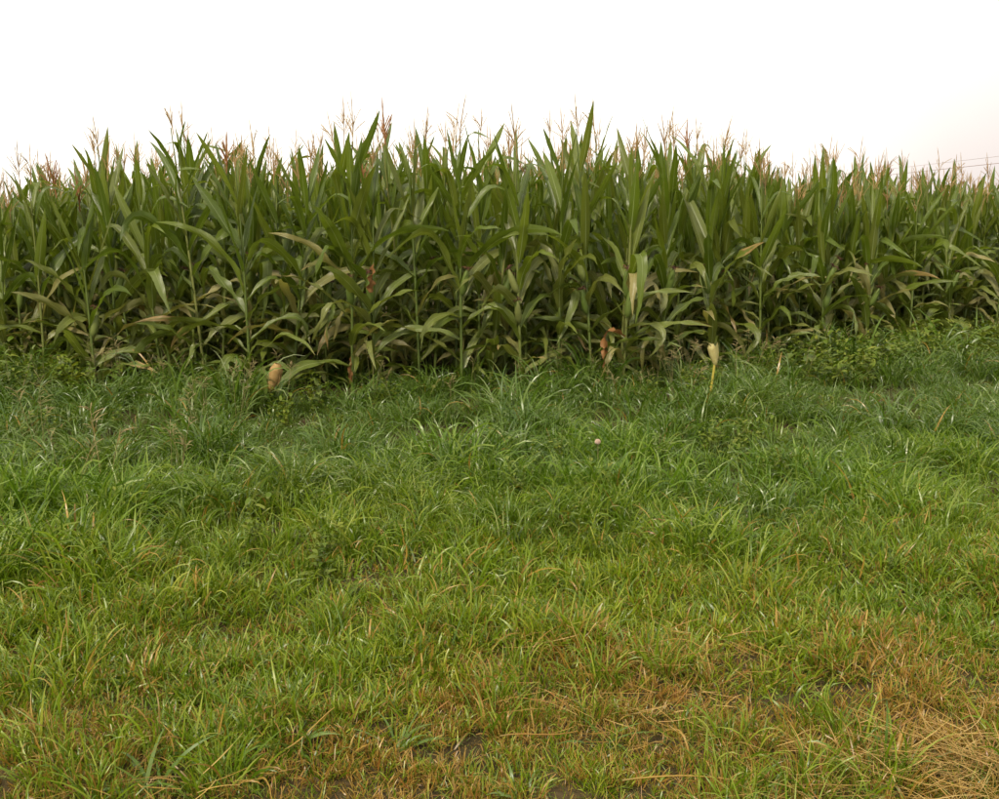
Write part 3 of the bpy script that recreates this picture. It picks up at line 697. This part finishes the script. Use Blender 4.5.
# brown thatch close to the soil
x, y = candidates(420, 1.9, 6.0); t_ = band(x, y); k = rng.uniform(size=len(x)) < np.clip((.16 - t_) / .2, 0, 1); x, y = x[k], y[k]; n = len(x)
put('thatch', 'mown', x, y, rng.uniform(.35, .6, n), np.clip(.72 + .2 * fbm(x, y, 3.0, 31), .4, .95), np.full(n, .8), 'brown dead thatch between the mown blades', .45)
# scattered taller regrowth in the mown strip
x, y = candidates(60, 1.7, 5.5); t_ = band(x, y); k = (t_ < .05) & (fbm(x, y, 3.1, 21) > .12 + .5 * np.clip((x / y - .1), 0, 1)); x, y = x[k], y[k]
put('regrown_grass', 'meadow', x, y, rng.uniform(.42, .75, len(x)), np.full(len(x), .12), rng.uniform(.3, .9, len(x)), 'greener tufts regrown in the mown strip', .2)
# straw lying on the mown strip, thickest at the lower right corner
x, y = candidates(330, 1.9, 5.5); t_ = band(x, y)
c0 = ground_pt(970, 792); hay = np.exp(-(((x - c0[0]) / .45) ** 2 + ((y - c0[1]) / .24) ** 2))
dens = np.clip(-t_ / .14 - .12, 0, 1) * np.clip(.02 + .30 * fbm(x, y, 4.4, 22) + .10 * np.clip(x / y + .1, -.3, .5), 0, 1) + hay * .9
k = rng.uniform(size=len(x)) < dens; x, y, hay = x[k], y[k], hay[k]
n = len(x); P = np.stack([x, y, ground_z(x, y) + .004 + rng.uniform(0, .05, n) * hay + rng.uniform(0, .02, n)], -1)
gn_scatter('hay', 'straw', P, rng.uniform(0, 6.283, n), rng.normal(0, .10, (n, 2)), rng.uniform(.7, 1.2, n), np.clip(.25 + hay, 0, 1), np.zeros(n), 'loose brown cut hay lying on the mown strip', 'hay')
# leafy weeds: thick at the foot of the corn at both sides, thin in the meadow
x, y = candidates(26, 2.4, 15); t_ = band(x, y); u = u_of(x, y); side = np.clip(np.maximum((u - 680) / 220, (170 - u) / 160), 0, 1)
dens = np.clip((t_ - .80) / .1, 0, 1) * (t_ < 1.06) * (.15 + .85 * side) + np.clip(.05 + .22 * fbm(x, y, 1.9, 27), 0, .3) * (t_ <= .9) * (t_ > .02) + .02 * (t_ <= .02)
k = rng.uniform(size=len(x)) < dens; x, y, t_, side = x[k], y[k], t_[k], side[k]; n = len(x)
put('leafy_weeds', 'leafy', x, y, np.where(t_ > .78, .85 + .45 * side, np.where(t_ > .1, .75, .35)) * rng.uniform(.75, 1.2, n), np.full(n, .05), rng.uniform(0, .6, n), 'low broad leaved weeds mixed into the grass')
# seed heads standing in the tall grass
x, y = candidates(30, 5, 15); t_ = band(x, y); u = u_of(x, y)
dens = np.clip((t_ - .72) / .2, 0, 1) * (t_ < 1.05) * np.clip(.06 + .28 * np.exp(-((u - 610) / 110) ** 2) + .2 * fbm(x, y, 2.5, 25), 0, .4) + .05 * (t_ > .3) * (t_ < .8) * (u < 250)
k = rng.uniform(size=len(x)) < dens; x, y = x[k], y[k]; n = len(x)
put('seed_head_grass', 'seed', x, y, rng.uniform(.7, 1.0, n), np.full(n, .25), np.zeros(n), 'thin grass culms with open straw coloured seed heads')

# ------------------------------------------------------------------ single broad-bladed clumps and long straws in the foreground
def clump(label, u, v, n, Lr, wr, seed, lean=(25, 70)):
    r = np.random.default_rng(seed); p = ground_pt(u, v); z0 = float(ground_z(*p))
    root = bpy.data.objects.new('grass_clump', None); COL.objects.link(root); root.location = (p[0], p[1], z0); tag(root, label, 'grass clump', 'broad bladed clumps in the mown strip')
    for i in range(n):
        s = blades(1, Lr, wr, .03, lean, (20, 80), 9, seed * 50 + i, 0, 1.4, .35); obj('blade', s.mesh('blade', M_CLUMP), root)
for q in (('broad bladed grass clump at the bottom left border', 150, 790, 13, (.12, .22), (.008, .012), 1), ('spreading pale green clump in the brown patch at lower left', 290, 752, 14, (.10, .18), (.008, .012), 2),
          ('dark green grass clump right of the lower left brown patch', 395, 745, 16, (.10, .17), (.007, .011), 3), ('sparse clump with one long arching blade in lower middle', 600, 735, 8, (.12, .24), (.006, .010), 4),
          ('bright green clump at the bottom centre', 520, 785, 9, (.07, .13), (.007, .010), 5), ('small green clump in brown thatch at lower right', 835, 770, 8, (.06, .12), (.006, .010), 6),
          ('broad bladed clump left of the meadow edge in the middle', 345, 640, 9, (.12, .20), (.008, .012), 7), ('upright clump near the left border above mown strip', 30, 705, 10, (.10, .18), (.007, .010), 8)):
    clump(*q)
def straw(label, u1, v1, u2, v2, seed):
    a, b = ground_pt(u1, v1), ground_pt(u2, v2); q = np.linspace(0, 1, 9); r = np.random.default_rng(seed); d = b - a; nrm_ = np.array([-d[1], d[0]])
    xy = np.outer(1 - q, a) + np.outer(q, b) + np.outer(np.sin(q * 3.14) * r.normal(0, .06), nrm_); z = ground_z(xy[:, 0], xy[:, 1]) + .055 + .015 * np.sin(q * 3 + seed)
    V, F, U = tube(np.concatenate([xy, z[:, None]], 1), np.linspace(.0026, .0014, 9), 5); o = xy[0]
    V = V - np.array([o[0], o[1], 0]); ob = obj('straw_stem', mesh_np('straw_stem', V, F, U, {'rnd': np.full(len(V), r.uniform(.3, .7))}, M_STRAW), None, (o[0], o[1], 0)); tag(ob, label, 'straw', 'long straws on the mown strip')
for q in (('long straw lying level along the bottom centre', 622, 796, 738, 790, 1), ('straw lying in the brown thatch left of bottom centre', 500, 748, 578, 736, 2), ('pale straw slanting down in the lower right thatch', 905, 742, 948, 776, 3),
          ('straw leaning among stubble at right above the hay', 868, 650, 890, 676, 4), ('long straw across the lower left brown patch', 285, 765, 335, 735, 5), ('straw lying at the mown edge right of middle', 656, 660, 705, 668, 6)):
    straw(*q)
